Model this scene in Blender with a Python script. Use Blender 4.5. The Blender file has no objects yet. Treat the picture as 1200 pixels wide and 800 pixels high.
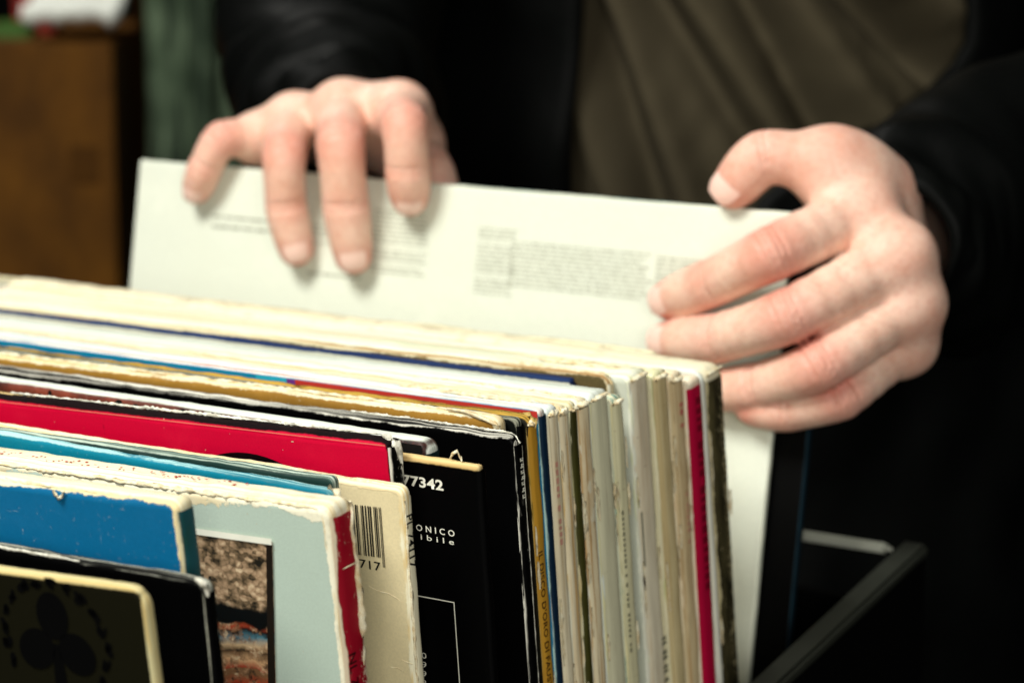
import bpy, bmesh, math, random
import numpy as np
from mathutils import Matrix, Vector, noise as mnoise

# ------------------------------------------------------------------ camera, light, exposure
sc = bpy.context.scene
F, PSI, PIT, D0 = 3000.0, math.radians(33.5), math.radians(10.4), 0.80
FW = np.array([-math.sin(PSI)*math.cos(PIT), math.cos(PSI)*math.cos(PIT), -math.sin(PIT)])
RT = np.array([math.cos(PSI), math.sin(PSI), 0.0])
UP = np.cross(RT, FW)
def ray(u, v): return FW + RT*(u-600)/F + UP*(400-v)/F      # direction of a pixel, 1 unit deep
CAM = np.array([0, 0, .315]) - D0*ray(605, 495)
cam = bpy.data.cameras.new('camera'); camo = bpy.data.objects.new('camera', cam); sc.collection.objects.link(camo)
camo.matrix_world = Matrix(((RT[0], UP[0], -FW[0], CAM[0]), (RT[1], UP[1], -FW[1], CAM[1]), (RT[2], UP[2], -FW[2], CAM[2]), (0, 0, 0, 1)))
cam.sensor_fit = 'HORIZONTAL'; cam.sensor_width = 36; cam.lens = F/1200*36
cam.clip_start = .05; cam.clip_end = 60
cam.dof.use_dof = True; cam.dof.focus_distance = .78; cam.dof.aperture_fstop = 10.5; cam.dof.aperture_blades = 0
sc.camera = camo

world = bpy.data.worlds.new('World'); sc.world = world; world.use_nodes = True
bg = world.node_tree.nodes['Background']; bg.inputs[0].default_value = (.93, 1.0, .93, 1); bg.inputs[1].default_value = .025

def area(name, loc, target, size, power, col):
    l = bpy.data.lights.new(name, 'AREA'); l.shape = 'RECTANGLE'; l.size, l.size_y = size; l.energy = power; l.color = col
    o = bpy.data.objects.new(name, l); sc.collection.objects.link(o); o.location = loc
    o.rotation_euler = (Vector(target)-Vector(loc)).to_track_quat('-Z', 'Y').to_euler(); return o
area('overhead_lamp', (-.30, -.72, 1.40), (-.05, .08, .3), (.5, .45), 24.5, (1, .995, .92))
area('side_fill', (1.0, -1.25, .68), (0, .0, .2), (.8, .6), 14.5, (1, .985, .89))  # added fill light from the right, lifts the spines and cover faces
area('back_fill', (-1.35, .75, 1.7), (-1.1, 1.5, .4), (.4, .4), 9, (1, .98, .9))  # added light, only there to brighten the paper, box and post behind

sc.view_settings.view_transform = 'Standard'; sc.view_settings.look = 'None'; sc.view_settings.gamma = 1; sc.view_settings.exposure = .05
sc.view_settings.use_curve_mapping = False
sc.render.engine = 'CYCLES'; sc.cycles.use_denoising = True
sc.cycles.max_bounces = 6; sc.cycles.diffuse_bounces = 3

# ------------------------------------------------------------------ helpers
C = sc.collection
rnd = random.Random(4)
def at_y(u, v, y): r = ray(u, v); return CAM + r*(y-CAM[1])/r[1]
def at_x(u, v, x): r = ray(u, v); return CAM + r*(x-CAM[0])/r[0]
def at_d(u, v, d): return CAM + ray(u, v)*d
def srgb(*c):
    f = lambda a: a/12.92 if a <= .04045 else ((a+.055)/1.055)**2.4
    return tuple(f(a/255) for a in c)
def link(name, verts, faces, mat, parent=None, smooth=False):
    me = bpy.data.meshes.new(name); me.from_pydata([tuple(map(float, p)) for p in verts], [], faces)
    if smooth: me.polygons.foreach_set('use_smooth', [True]*len(me.polygons))
    me.materials.append(mat); me.update()
    o = bpy.data.objects.new(name, me); C.objects.link(o)
    if parent: o.parent = parent
    return o
def empty(name, mat4=None, label=None, cat=None, group=None):
    o = bpy.data.objects.new(name, None); C.objects.link(o); o.empty_display_size = .02
    if mat4 is not None: o.matrix_world = mat4
    if label: o['label'] = label; o['category'] = cat
    if group: o['group'] = group
    return o
def box_vf(x0, x1, y0, y1, z0, z1):
    v = [(x, y, z) for x in (x0, x1) for y in (y0, y1) for z in (z0, z1)]
    f = [(0, 1, 3, 2), (4, 6, 7, 5), (0, 4, 5, 1), (2, 3, 7, 6), (0, 2, 6, 4), (1, 5, 7, 3)]
    return v, f
def bevel_box(name, dims, mat, parent=None, bev=.003):
    v, f = box_vf(*dims); o = link(name, v, f, mat, parent)
    bm = bmesh.new(); bm.from_mesh(o.data); bmesh.ops.recalc_face_normals(bm, faces=bm.faces)
    bmesh.ops.bevel(bm, geom=bm.edges[:], offset=bev, segments=2, affect='EDGES'); bm.to_mesh(o.data); bm.free(); return o
def nz(x, y=0., z=0.): return mnoise.noise(Vector((x, y, z)))

class NT:                                        # tiny node-tree builder
    def __init__(s, name):
        s.m = bpy.data.materials.new(name); s.m.use_nodes = True; s.t = s.m.node_tree; s.n = s.t.nodes
        s.b = s.n['Principled BSDF']
        tc = s.n.new('ShaderNodeTexCoord'); s.obj = tc.outputs['Object']
    def put(s, sock, val):
        if hasattr(val, 'is_linked') or hasattr(val, 'links'): s.t.links.new(val, sock)
        elif isinstance(val, (tuple, list)): sock.default_value = (*val, 1) if len(val) == 3 and len(sock.default_value) == 4 else tuple(val)
        else: sock.default_value = val
    def math(s, op, a, b=0., c=None, clamp=False):
        n = s.n.new('ShaderNodeMath'); n.operation = op; n.use_clamp = clamp; s.put(n.inputs[0], a); s.put(n.inputs[1], b)
        if c is not None: s.put(n.inputs[2], c)
        return n.outputs[0]
    def mapr(s, v, a, b, c=0., d=1., smooth=True):
        n = s.n.new('ShaderNodeMapRange'); n.interpolation_type = 'SMOOTHSTEP' if smooth else 'LINEAR'
        for i, x in enumerate((v, a, b, c, d)): s.put(n.inputs[i], x)
        return n.outputs[0]
    def scale(s, vec, sx, sy, sz, off=(0, 0, 0)):
        n = s.n.new('ShaderNodeMapping'); s.put(n.inputs[0], vec); n.inputs['Scale'].default_value = (sx, sy, sz); n.inputs['Location'].default_value = off; return n.outputs[0]
    def noise(s, vec, sc_, detail=4., rough=.6, dist=0.):
        n = s.n.new('ShaderNodeTexNoise'); s.put(n.inputs['Vector'], vec); n.inputs['Scale'].default_value = sc_; n.inputs['Detail'].default_value = detail
        n.inputs['Roughness'].default_value = rough; n.inputs['Distortion'].default_value = dist; return n.outputs[0]
    def mix(s, f, a, b):
        n = s.n.new('ShaderNodeMix'); n.data_type = 'RGBA'; s.put(n.inputs[0], f); s.put(n.inputs[6], a); s.put(n.inputs[7], b); return n.outputs[2]
    def sep(s, v):
        n = s.n.new('ShaderNodeSeparateXYZ'); s.put(n.inputs[0], v); return n.outputs
    def comb(s, x, y, z):
        n = s.n.new('ShaderNodeCombineXYZ'); s.put(n.inputs[0], x); s.put(n.inputs[1], y); s.put(n.inputs[2], z); return n.outputs[0]
    def ramp(s, f, stops, const=False):
        n = s.n.new('ShaderNodeValToRGB'); s.put(n.inputs[0], f); e = n.color_ramp.elements
        if const: n.color_ramp.interpolation = 'CONSTANT'
        while len(e) < len(stops): e.new(.5)
        for el, (p, c) in zip(e, stops): el.position = p; el.color = (*c, 1)
        return n.outputs[0]
    def bump(s, h, strength=.3, dist=.001):
        n = s.n.new('ShaderNodeBump'); n.inputs['Strength'].default_value = strength; n.inputs['Distance'].default_value = dist; s.put(n.inputs['Height'], h)
        s.t.links.new(n.outputs[0], s.b.inputs['Normal'])
    def out(s, col, rough=.6, spec=.3):
        s.put(s.b.inputs['Base Color'], col); s.put(s.b.inputs['Roughness'], rough); s.put(s.b.inputs['Specular IOR Level'], spec); return s.m
def plain(name, col, rough=.6, spec=.3, var=.25, sc_=60., bump=.0):
    t = NT(name); n = t.noise(t.obj, sc_, 5)
    c = t.mix(n, tuple(a*(1-var) for a in col), tuple(min(1, a*(1+var)) for a in col))
    if bump: t.bump(t.noise(t.obj, sc_*8, 3), bump, .0005)
    return t.out(c, rough, spec)

CREAM = srgb(236, 222, 178); CREAM2 = srgb(205, 180, 120); IVORY = srgb(240, 238, 216); BLACK = (.001, .001, .0011)
def cover_mat(name, face, edge=CREAM, edge2=CREAM2, wear=.0012, rag=1.0, speck=0., speck_w=.004, stain=.12, rough=.55, spec=None, seed=0., face2=None, kx=1., grime=.0):
    """cardboard cover: printed face, board showing along the rubbed top and right edges"""
    spec = spec if spec is not None else (.06 if max(face) < .02 else .3)
    t = NT(name); off = t.scale(t.obj, 1, 1, 1, (seed*.37, seed*.11, seed*.53)); x, y, z = t.sep(t.obj)
    dx = t.math('MULTIPLY', x, -kx) if kx else 1.; dz = t.math('MULTIPLY', z, -1.)
    d = t.math('SMOOTH_MIN', dx, dz, .004 if kx == 1 else .001) if kx else dz
    fine = t.noise(off, 420, 6, .7); coarse = t.noise(off, 45, 3, .55); med = t.noise(off, 130, 4, .6)
    thr = t.math('MULTIPLY', t.math('ADD', t.math('MULTIPLY', coarse, 2.2*rag), t.math('ADD', t.math('MULTIPLY', med, 1.1*rag), t.math('ADD', t.math('MULTIPLY', fine, 1.3*rag), 1-2.3*rag))), wear)
    m1 = t.mapr(t.math('SUBTRACT', thr, d), -.00025, .00025)
    if speck:
        near = t.mapr(d, 0., speck_w, 1., 0., False)
        m2 = t.mapr(t.math('ADD', fine, t.math('MULTIPLY', near, speck)), .83, .87)
        m1 = t.math('MAXIMUM', m1, t.math('MULTIPLY', m2, t.mapr(near, .0, .15)))
    streak = t.noise(t.scale(off, 9, 1400, 60), 1., 3, .6)
    ec = t.mix(t.mapr(streak, .42, .66), edge, edge2)
    if grime: ec = t.mix(t.math('MULTIPLY', t.mapr(t.noise(off, 70, 5, .75), .48, .66), grime), ec, srgb(84, 66, 40))
    fc = t.mix(t.mapr(t.noise(off, 14, 6, .65), .3, .75, 0., stain*2), face, face2 or tuple(a*.55 for a in face))
    fc = t.mix(t.math('MULTIPLY', t.mapr(fine, .6, .72), .22), fc, edge) if stain > .1 else fc
    if max(face) > .02:                                     # print grain, rubs and hairline scratches
        fc = t.mix(t.mapr(t.noise(off, 1500, 2, .5), .35, .65, 0., .16), fc, tuple(a*.6 for a in face))
        sc1 = t.noise(t.scale(off, 30, 1, 420), 1., 3, .6, .4); sc2 = t.noise(t.scale(off, 420, 1, 55), 1., 3, .6, .5)
        fc = t.mix(t.math('MULTIPLY', t.mapr(t.math('MAXIMUM', sc1, sc2), .70, .76), .35), fc, edge)
        fc = t.mix(t.mapr(t.noise(off, 28, 4, .7), .5, .8, 0., .3), fc, tuple(min(1, a*1.25+.02) for a in face))
        fc = t.mix(t.mapr(t.noise(off, 700, 1, .4),   .80, .815), fc, (.5, .42, .28))
    t.bump(t.math('ADD', t.math('MULTIPLY', t.noise(off, 900, 4, .6), .35), t.math('MULTIPLY', m1, .8)), .35, .0004)
    return t.out(t.mix(m1, fc, ec), t.math('ADD', rough, t.math('MULTIPLY', m1, .25)), spec)
def spine_mat(name, base, edge=IVORY, wear=.0006, speck=.0, stain=.2, stain_col=None, T=.006, seed=0., rough=.6, lines=0.):
    """spine strip: rubbed along its two folds and at its head"""
    t = NT(name); off = t.scale(t.obj, 1, 1, 1, (seed*.31, seed*.71, seed*.13)); x, y, z = t.sep(t.obj)
    d = t.math('MINIMUM', t.math('MINIMUM', y, t.math('SUBTRACT', T, y)), t.math('MULTIPLY', z, -1.))
    coarse = t.noise(t.scale(off, 1, 1, .35), 110, 4, .6); fine = t.noise(t.scale(off, 1, 1, .5), 520, 6, .7)
    m = t.mapr(t.math('SUBTRACT', t.math('MULTIPLY', t.math('SUBTRACT', t.math('MULTIPLY', coarse, 3.), .9), wear), d), -.0002, .0002)
    if speck: 
        rub_ = t.noise(t.scale(off, 1, 1, .45), 1100, 5, .75); band = t.mapr(y, T*.35, T*.95, 0., .16)
        m = t.math('MAXIMUM', m, t.mapr(t.math('ADD', t.math('ADD', t.math('MULTIPLY', rub_, .8), t.math('MULTIPLY', coarse, .45)), band), .84-speck, .92-speck))
    st = t.noise(t.scale(off, 1, 1, .25), 60, 6, .7)
    c = t.mix(t.mapr(st, .4, .75, 0., stain*2.2), base, stain_col or tuple(a*.5 for a in base))
    if lines:
        ln = t.noise(t.scale(off, 1, 1, .012), 700, 2, .5); c = t.mix(t.mapr(ln, .52, .62, 0., lines), c, stain_col or tuple(a*.45 for a in base))
        l2 = t.noise(t.scale(off, 1, 1, .02), 1300, 3, .6, .3); c = t.mix(t.mapr(l2, .61, .66, 0., .75*lines), c, S(122, 92, 52))
        ck = t.noise(t.scale(off, .6, .35, 1.6), 330, 4, .7, .5); c = t.mix(t.mapr(ck, .66, .70, 0., .5), c, S(150, 118, 74))
    t.bump(t.math('ADD', t.math('MULTIPLY', fine, .5), m), .4, .0004)
    return t.out(t.mix(m, c, edge), rough, .06 if max(base) < .02 else .25)

# ------------------------------------------------------------------ the setting
floor_m = plain('floor_concrete', (.02, .02, .018), .8, .2, .4, 6)
wall_m = plain('wall_dark', (.006, .007, .006), .9, .1, .3, 3)
g = link('ground', [(-6, -4, -.78), (6, -4, -.78), (6, 8, -.78), (-6, 8, -.78)], [(0, 1, 2, 3)], floor_m); g['kind'] = 'structure'
v, f = box_vf(-7, 7, 4.2, 4.3, -.78, 3.2)
w = link('wall', v, f, wall_m); w['kind'] = 'structure'; w.rotation_euler = (0, 0, PSI*.6)

dark_wood = plain('dark_stained_wood', (.009, .008, .006), .6, .3, .5, 25, .2)
t = empty('display_table', None, 'dark wooden table carrying the record crate', 'table')
bevel_box('tabletop', (-.75, .45, -.42, .36, -.05, -.016), dark_wood, t)
for sx in (-.71, .37):
    for sy in (-.38, .28): bevel_box('leg', (sx, sx+.05, sy, sy+.05, -.78, -.051), dark_wood, t)

# the crate: sloping sides, metal rim on the right side, cross rail at the back
rim_m = plain('rubbed_grey_metal', srgb(46, 48, 42), .8, .1, .35, 40); rim_m.node_tree.nodes['Principled BSDF'].inputs['Metallic'].default_value = .35
crate_m = plain('black_painted_board', (.0012, .0012, .0012), .7, .05, .4, 30, .2)
cr = empty('record_crate', None, 'black record crate with grey metal rim holding the records', 'crate')
bevel_box('bottom_board', (-.395, .034, -.262, .262, -.0155, -.0025), crate_m, cr, .002)
zr = lambda y: .2 + (y-.121)*.187
def side(x0, x1, nm='side_board'):
    ys = (-.25, .25); v = [(x, y, z) for x in (x0, x1) for y in ys for z in (-.002, zr(y)-.006)]
    return link(nm, v, [(0, 1, 3, 2), (4, 6, 7, 5), (0, 4, 5, 1), (2, 3, 7, 6), (0, 2, 6, 4), (1, 5, 7, 3)], crate_m, cr)
side(.018, .028); side(-.39, -.38)
def rim(x0, x1):
    ys = (-.252, .252); v = [(x, y, zr(y)+dz) for x in (x0, x1) for y in ys for dz in (-.0055, .0)]
    o = link('rim', v, [(0, 1, 3, 2), (4, 6, 7, 5), (0, 4, 5, 1), (2, 3, 7, 6), (0, 2, 6, 4), (1, 5, 7, 3)], rim_m, cr)
    bm = bmesh.new(); bm.from_mesh(o.data); bmesh.ops.recalc_face_normals(bm, faces=bm.faces); bmesh.ops.bevel(bm, geom=bm.edges[:], offset=.0015, segments=2, affect='EDGES'); bm.to_mesh(o.data); bm.free()
rim(.0175, .0285); rim(-.392, -.378)
bevel_box('front_board', (-.3795, .0175, -.25, -.24, -.002, .12), crate_m, cr, .002)
bevel_box('back_board', (-.3795, .0175, .24, .25, -.002, .2), crate_m, cr, .002)
bevel_box('back_rail', (-.378, .0155, .243, .249, .2192, .2235), plain('worn_pale_rail', srgb(170, 172, 160), .35, .5, .2, 60), cr, .003)

# ------------------------------------------------------------------ record sleeves
def sleeve_mesh(W, H, T, TL, r, rag, seed, x_in=.012):
    """rounded square board seen from the front, local origin at its top right front corner, x to the left negative"""
    pts = []
    def add(x, z, nx, nz_, k): pts.append((x, z, nx, nz_, k))
    n = max(40, int(W/.0022))
    for i in range(n): add(-W+r+(W-2*r)*i/(n-1), 0, 0, 1, 1)
    for i in range(1, 8): a = math.pi/2*(1-i/8); add(-r+r*math.cos(a), -r+r*math.sin(a), math.cos(a), math.sin(a), 1)
    n2 = max(40, int(H/.0026))
    for i in range(n2): add(0, -r-(H-2*r)*i/(n2-1), 1, 0, 1)
    for i in range(1, 4): a = -math.pi/2*i/4; add(-r+r*math.cos(a), -H+r+r*math.sin(a), math.cos(a), math.sin(a), .2)
    for i in range(6): add(-r-(W-2*r)*i/5, -H, 0, -1, 0)
    for i in range(1, 4): a = -math.pi/2-math.pi/2*i/4; add(-W+r+r*math.cos(a), -H+r+r*math.sin(a), math.cos(a), math.sin(a), 0)
    for i in range(8): add(-W, -H+r+(H-2*r)*i/7, -1, 0, .2)
    for i in range(1, 4): a = math.pi-math.pi/2*i/4; add(-W+r+r*math.cos(a), -r+r*math.sin(a), math.cos(a), math.sin(a), .3)
    N = len(pts); V = []; Fc = []
    def inner(x, z, nx, nz_, ix, iz):                     # same outline pulled in by ix at the sides and iz at head and foot
        q = max(.0005, r-max(ix, iz)); fx = min(1, max(0, (x+W-r)/(W-2*r))); fz = min(1, max(0, (z+H-r)/(H-2*r)))
        return -W+ix+q+(W-2*ix-2*q)*fx+nx*q, -H+iz+q+(H-2*iz-2*q)*fz+nz_*q
    e = min(T*.32, .0011)
    # rings: inner front, face edge, rim..., inner back
    eb = min(T*.33, .0022)
    prof = [(0, 0., 0.), (2, 0., .12), (1., 0., .35), (.3, .10, .7), (0.02, .30, 1.), (0., .5, 1.), (.08, .75, 1.), (.4, .92, .7), (1., 1., .35), (2, 1., .12), (0, 1., 0.)]
    for (q0, fy, k) in prof:
        for (x, z, nx, nz_, kk) in pts:
            ix, iz = (x_in, x_in) if k == 0 else ((e+.0012, eb+.0012) if q0 == 2 else (e*q0, eb*q0))
            xi, zi = inner(x, z, nx, nz_, ix, iz)
            tt = T + (TL-T)*min(1, -x/.22)
            q = rag*kk*k
            dn = q*(.00035*nz(x*140+seed*7, z*140, fy*1.2) + .0005*nz(x*38+seed*3, z*38, fy*.8) + .00016*nz(x*420, z*420+seed, fy*3))
            dy = (0 if q0 == 2 else 1)*k*kk*rag*(.0006*nz(x*22+seed*5, z*22+9, 0) + .00025*nz(x*110+seed, z*110, 3))
            V.append((xi+nx*dn, fy*(T+(TL-T)*min(1, max(0, -xi)/.22))+dy, zi+nz_*dn))
    R = len(prof)
    for j in range(R-1):
        for i in range(N):
            a, b = j*N+i, j*N+(i+1) % N
            Fc.append((a, b, b+N, a+N))
    Fc.append(tuple(reversed(range(N)))); Fc.append(tuple(range((R-1)*N, R*N)))
    return V, Fc
def spine_mesh(H, T, r, seed, rag=1.):
    V, Fc = [], []; m = 7; n = int((H-r-.004)/.003)
    for i in range(n+1):
        z = -r*.75-.001-(H-r-.004)*i/n
        for j in range(m):
            a = j/(m-1); y = T*(.03+.94*a)
            x = .00025 + .0004*min(1, T/.006)*math.sin(a*math.pi)**.5 + rag*.0003*nz(z*60+seed, y*200) + rag*.00015*nz(z*300+seed, y*500)
            if j in (0, m-1): x = -.0006
            V.append((x, y+rag*.0003*nz(z*18+seed*2, 5), z))
    for i in range(n):
        for j in range(m-1):
            a = i*m+j; Fc.append((a, a+m, a+m+1, a+1))
    return V, Fc
class Sleeve: pass
SL = {}
def sleeve(key, label, uv, uvl, y, T, cover, spine=None, TL=None, lean=6.5, W=.318, r=.002, rag=1., Hmin=None, root='record_sleeve', group='record sleeves standing in the crate', roll=None, H=None):
    P = at_y(*uv, y)
    if roll is None:
        Q = at_y(*uvl, y); roll = math.atan2(P[2]-Q[2], P[0]-Q[0])
    else: roll = math.radians(roll)
    th = math.radians(lean)
    M = Matrix.Translation(Vector(P)) @ Matrix.Rotation(th, 4, 'X') @ Matrix.Rotation(-roll, 4, 'Y')
    if H is None:                                         # tall enough to stand on the crate's bottom board
        low = lambda h: min((M @ Vector((x, yy, -h)))[2] for x in (0, -W) for yy in (0, T))
        H = .3
        for _ in range(6): H += low(H)/math.cos(th)
    s = Sleeve(); s.M, s.W, s.H, s.T, s.key = M, W, H, T, key; s.seed = len(SL)*1.7+.3
    s.o = empty(root, M, label, 'record', group)
    V, Fc = sleeve_mesh(W, H, T, TL or T, r, rag, s.seed)
    s.cover = link('cover', V, Fc, cover(s) if callable(cover) else cover, s.o, True)
    N_ = (len(Fc)-2)//10; sm_ = [True]*len(Fc); sm_[:N_] = [False]*N_; sm_[-N_-2:] = [False]*(N_+2)
    s.cover.data.polygons.foreach_set('use_smooth', sm_)
    if spine:
        V, Fc = spine_mesh(H, T, r, s.seed, rag); s.spine = link('spine', V, Fc, spine(s) if callable(spine) else spine, s.o, True)
    s.Mi = M.inverted()
    SL[key] = s; return s
def on_face(s, u, v):                                     # pixel -> local point on the front face
    o = s.Mi @ Vector(CAM); d = s.Mi.to_3x3() @ Vector(ray(u, v)); k = -o.y/d.y; p = o+d*k; return p.x, p.z
def on_spine(s, u, v, x=0.):
    o = s.Mi @ Vector(CAM); d = s.Mi.to_3x3() @ Vector(ray(u, v)); k = (x-o.x)/d.x; p = o+d*k; return p.y, p.z

cm = lambda *a, **k: (lambda s: cover_mat('cover_'+s.key, *a, seed=s.seed, **k))
sm = lambda *a, **k: (lambda s: spine_mat('spine_'+s.key, *a, T=s.T, seed=s.seed, **k))
S = srgb
olive = S(44, 42, 24)
sleeve('clover', 'dark olive sleeve with black clover emblem and cream rubbed border', (167, 689), (0, 667), -.172, .004,
       cm(S(21, 20, 10), edge=S(206, 196, 150), wear=.0013, rag=.25, stain=.09), lean=5, r=.006, rag=.7)
sleeve('black_chipped', 'plain black sleeve with chipped white corner behind the clover sleeve', (238, 682), (0, 641), -.150, .005,
       cm(BLACK, edge=S(14, 14, 12), edge2=S(205, 205, 190), wear=.0007, rag=1.1, speck=.05, speck_w=.003, rough=.4, stain=.02), sm(BLACK, wear=.0003, speck=.02), lean=5, r=.003)
sleeve('blue', 'bright blue sleeve with broad torn cream top edge and green spine', (206, 587), (0, 561), -.138, .0076,
       cm(S(0, 104, 152), edge=S(246, 236, 200), edge2=S(228, 205, 150), wear=.0016, rag=1.0, stain=.16, face2=S(0, 84, 128)), sm(S(16, 74, 84), edge=S(230, 220, 180), wear=.0011, speck=.05, stain=.6, stain_col=S(30, 66, 20)), TL=.011, lean=5, r=.003, rag=1.04)
sleeve('pale_blue', 'pale grey blue sleeve with market photograph and torn red spine', (386, 592), (0, 541), -.102, .0108,
       cm(S(186, 202, 188), edge=S(246, 240, 214), edge2=S(226, 205, 158), wear=.0040, rag=1.05, stain=.1, face2=S(170, 190, 178), grime=.25, kx=2.), sm(S(158, 8, 34), edge=S(240, 220, 190), wear=.0016, speck=.10, stain=.1), TL=.019, lean=5.2, r=.004, rag=1.2)
sleeve('teal', 'turquoise sleeve with worn corner between pale blue sleeve and barcode sleeve', (388, 575), (0, 507), -.0815, .0035,
       cm(S(0, 128, 156), edge=S(170, 214, 214), edge2=S(0, 110, 130), wear=.0006, rag=1., face2=S(0, 105, 120)), sm(S(238, 226, 186), wear=.0003), lean=5.3, r=.003)
sleeve('dark_green', 'thin blackish green sleeve behind the turquoise one', (388, 561), (0, 503), -.0765, .0042,
       cm(S(16, 46, 42), edge=S(22, 60, 54), edge2=S(190, 205, 190), wear=.0005, rag=.9, speck=.08, speck_w=.002), lean=5.4, r=.002)
sleeve('barcode', 'cream sleeve with black barcode and creased spine', (471, 571.5), (0, 499), -.0635, .0042,
       cm(S(234, 217, 174), edge=S(246, 238, 208), edge2=S(228, 200, 140), wear=.0016, rag=.9, stain=.09, face2=S(214, 198, 154)), sm(S(238, 230, 200), edge=S(246, 240, 214), wear=.0008, stain=.12, stain_col=S(200, 180, 130)), lean=5.5, r=.003, rag=1.10)
sleeve('crimson', 'glossy crimson sleeve with printed black disc and scuffed black border', (455, 517), (0, 466), -.0545, .0068,
       cm(S(198, 0, 50), edge=S(10, 2, 4), edge2=S(24, 6, 8), wear=.0010, rag=.5, stain=.02, rough=.6, spec=.12, face2=S(190, 0, 40)), sm(BLACK, edge=S(240, 236, 222), wear=.0011, speck=.09, stain=.1), lean=5.6, r=.0015, rag=1.3)
sleeve('number', 'black sleeve numbered 77342 with tan top edge', (560, 546), (470, 532.5), -.0458, .0036,
       cm(BLACK, edge=S(222, 196, 140), edge2=S(190, 150, 86), wear=.0016, rag=.3, stain=.02, rough=.45, kx=0.), sm(BLACK, wear=-.001, speck=0), lean=6, r=.0012, rag=.8)
sleeve('salmon', 'white topped sleeve with salmon and black patterned front behind the numbered black sleeve', (499, 518), (0, 446), -.0402, .0072,
       cm(S(150, 70, 48), edge=S(230, 234, 224), edge2=S(196, 204, 190), wear=.0005, rag=.4, face2=BLACK, stain=.9), sm(S(20, 44, 44), edge=S(60, 110, 110), wear=.0004, stain=.2), lean=5.8, r=.004, rag=.6)
sleeve('black_worn', 'black sleeve with heavily rubbed white edges beside the ochre spine', (601, 511), (0, 432), -.0095, .0048,
       cm(BLACK, edge=S(10, 10, 10), edge2=S(238, 234, 220), wear=.0011, rag=1.1, speck=.16, speck_w=.005, stain=.02, rough=.4, kx=4.), sm(BLACK, edge=S(240, 236, 222), wear=.0005, speck=.03), lean=6.2, r=.003, rag=1.4)
sleeve('brown', 'brown sleeve with crumpled cream top edge behind the rubbed black sleeve', (582, 490), (0, 418), -.0035, .0052,
       cm(S(168, 124, 48), edge=S(244, 232, 196), edge2=S(214, 180, 110), wear=.0010, rag=1.1, stain=.4, face2=S(120, 84, 30), grime=.3), lean=6.3, r=.003, rag=1.43)
sleeve('thin_black', 'thin black sleeve pressed against the ochre spine', (606, 491), (0, 410), .0022, .0034,
       cm(S(14, 16, 14), edge=S(30, 34, 30), edge2=S(170, 170, 150), wear=.0006, rag=.9, speck=.06), sm(BLACK, wear=-.001), lean=6.4, r=.002)
sleeve('ochre', 'sleeve with ochre yellow spine lettered in dark capitals', (617, 490), (0, 408.5), .0062, .0056,
       cm(S(26, 26, 20), edge=S(200, 160, 70), edge2=S(30, 30, 26), wear=.0005, rag=1., speck=.05), sm(S(196, 146, 46), edge=S(228, 196, 120), wear=.0003, stain=.22, stain_col=S(150, 100, 30)), lean=6.5, r=.003, rag=1.2)
sleeve('navy', 'sleeve with navy spine and blue to red striped top', (631, 481), (0, 398), .0124, .0042,
       cm(S(0, 120, 160), edge=S(230, 230, 220), edge2=S(190, 60, 50), wear=.0003, rag=.6, stain=.05), sm(S(10, 38, 62), edge=S(190, 226, 222), wear=.0006, stain=.1), lean=6.5, r=.0015, rag=.6)
sleeve('white_thick', 'white sleeve with foxed cream spine beside the navy spine', (641, 479), (0, 392.5), .0172, .0062,
       cm(S(222, 226, 214), edge=S(224, 230, 226), edge2=S(196, 206, 200), wear=.0015, rag=.8, stain=.06), sm(S(246, 236, 206), edge=S(244, 238, 214), wear=.0006, stain=.22, stain_col=S(214, 186, 140), lines=.5), lean=6.6, r=.002, rag=1.04)
sleeve('cream_foxed', 'sleeve with split and foxed cream spine', (654, 478), (0, 390), .024, .0058,
       cm(S(226, 220, 196), edge=S(242, 232, 200), edge2=S(222, 190, 130), wear=.0015, rag=1., stain=.1), sm(S(246, 232, 198), wear=.0006, stain=.3, stain_col=S(202, 160, 96), lines=.8), lean=6.6, r=.0025, rag=1.30)
sleeve('olive', 'sleeve with narrow dark olive spine between cream spines', (667, 473), (0, 387), .031, .0042,
       cm(S(190, 190, 160), edge=S(220, 214, 180), wear=.001, stain=.2), sm(S(72, 70, 26), edge=S(200, 190, 140), wear=.0004, speck=.02, stain=.5, stain_col=S(40, 38, 14)), lean=6.6, r=.002)
sleeve('tan', 'sleeve with tan streaked cream spine beside the olive one', (676, 470), (0, 384.5), .0358, .0074,
       cm(S(228, 224, 204), edge=S(244, 240, 222), edge2=S(226, 206, 160), wear=.0012, stain=.1), sm(S(244, 230, 194), wear=.0005, stain=.3, stain_col=S(196, 150, 90), lines=.9), lean=6.7, r=.003, rag=1.30)
sleeve('sage', 'pale sage grey sleeve with yellowed spine fold', (691, 463), (0, 381), .0438, .0115,
       cm(S(214, 220, 206), edge=S(222, 228, 220), edge2=S(196, 202, 184), wear=.001, rag=.6, stain=.08), sm(S(228, 224, 192), edge=S(236, 230, 180), wear=.0012, stain=.14, stain_col=S(180, 178, 150), lines=.3), lean=6.7, r=.0025)
sleeve('pistachio', 'pale pistachio spine with tiny dotted print', (716, 467), (0, 378), .0568, .0074,
       cm(S(220, 222, 196), edge=S(238, 232, 200), edge2=S(70, 140, 130), wear=.0008, rag=.8, stain=.1), sm(S(234, 228, 188), edge=S(240, 230, 180), wear=.0008, stain=.2, stain_col=S(180, 176, 140), lines=.4), lean=6.8, r=.002, rag=1.3)
sleeve('navy_edge', 'white sleeve edged in navy blue, set back from the spines', (668, 445), (0, 363.5), .0652, .0034,
       cm(S(224, 224, 208), edge=S(10, 34, 78), edge2=S(22, 52, 100), wear=.0014, rag=.35, kx=3., stain=.05), sm(S(18, 50, 110), wear=.0004), lean=6.8, r=.001, rag=.8)
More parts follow.
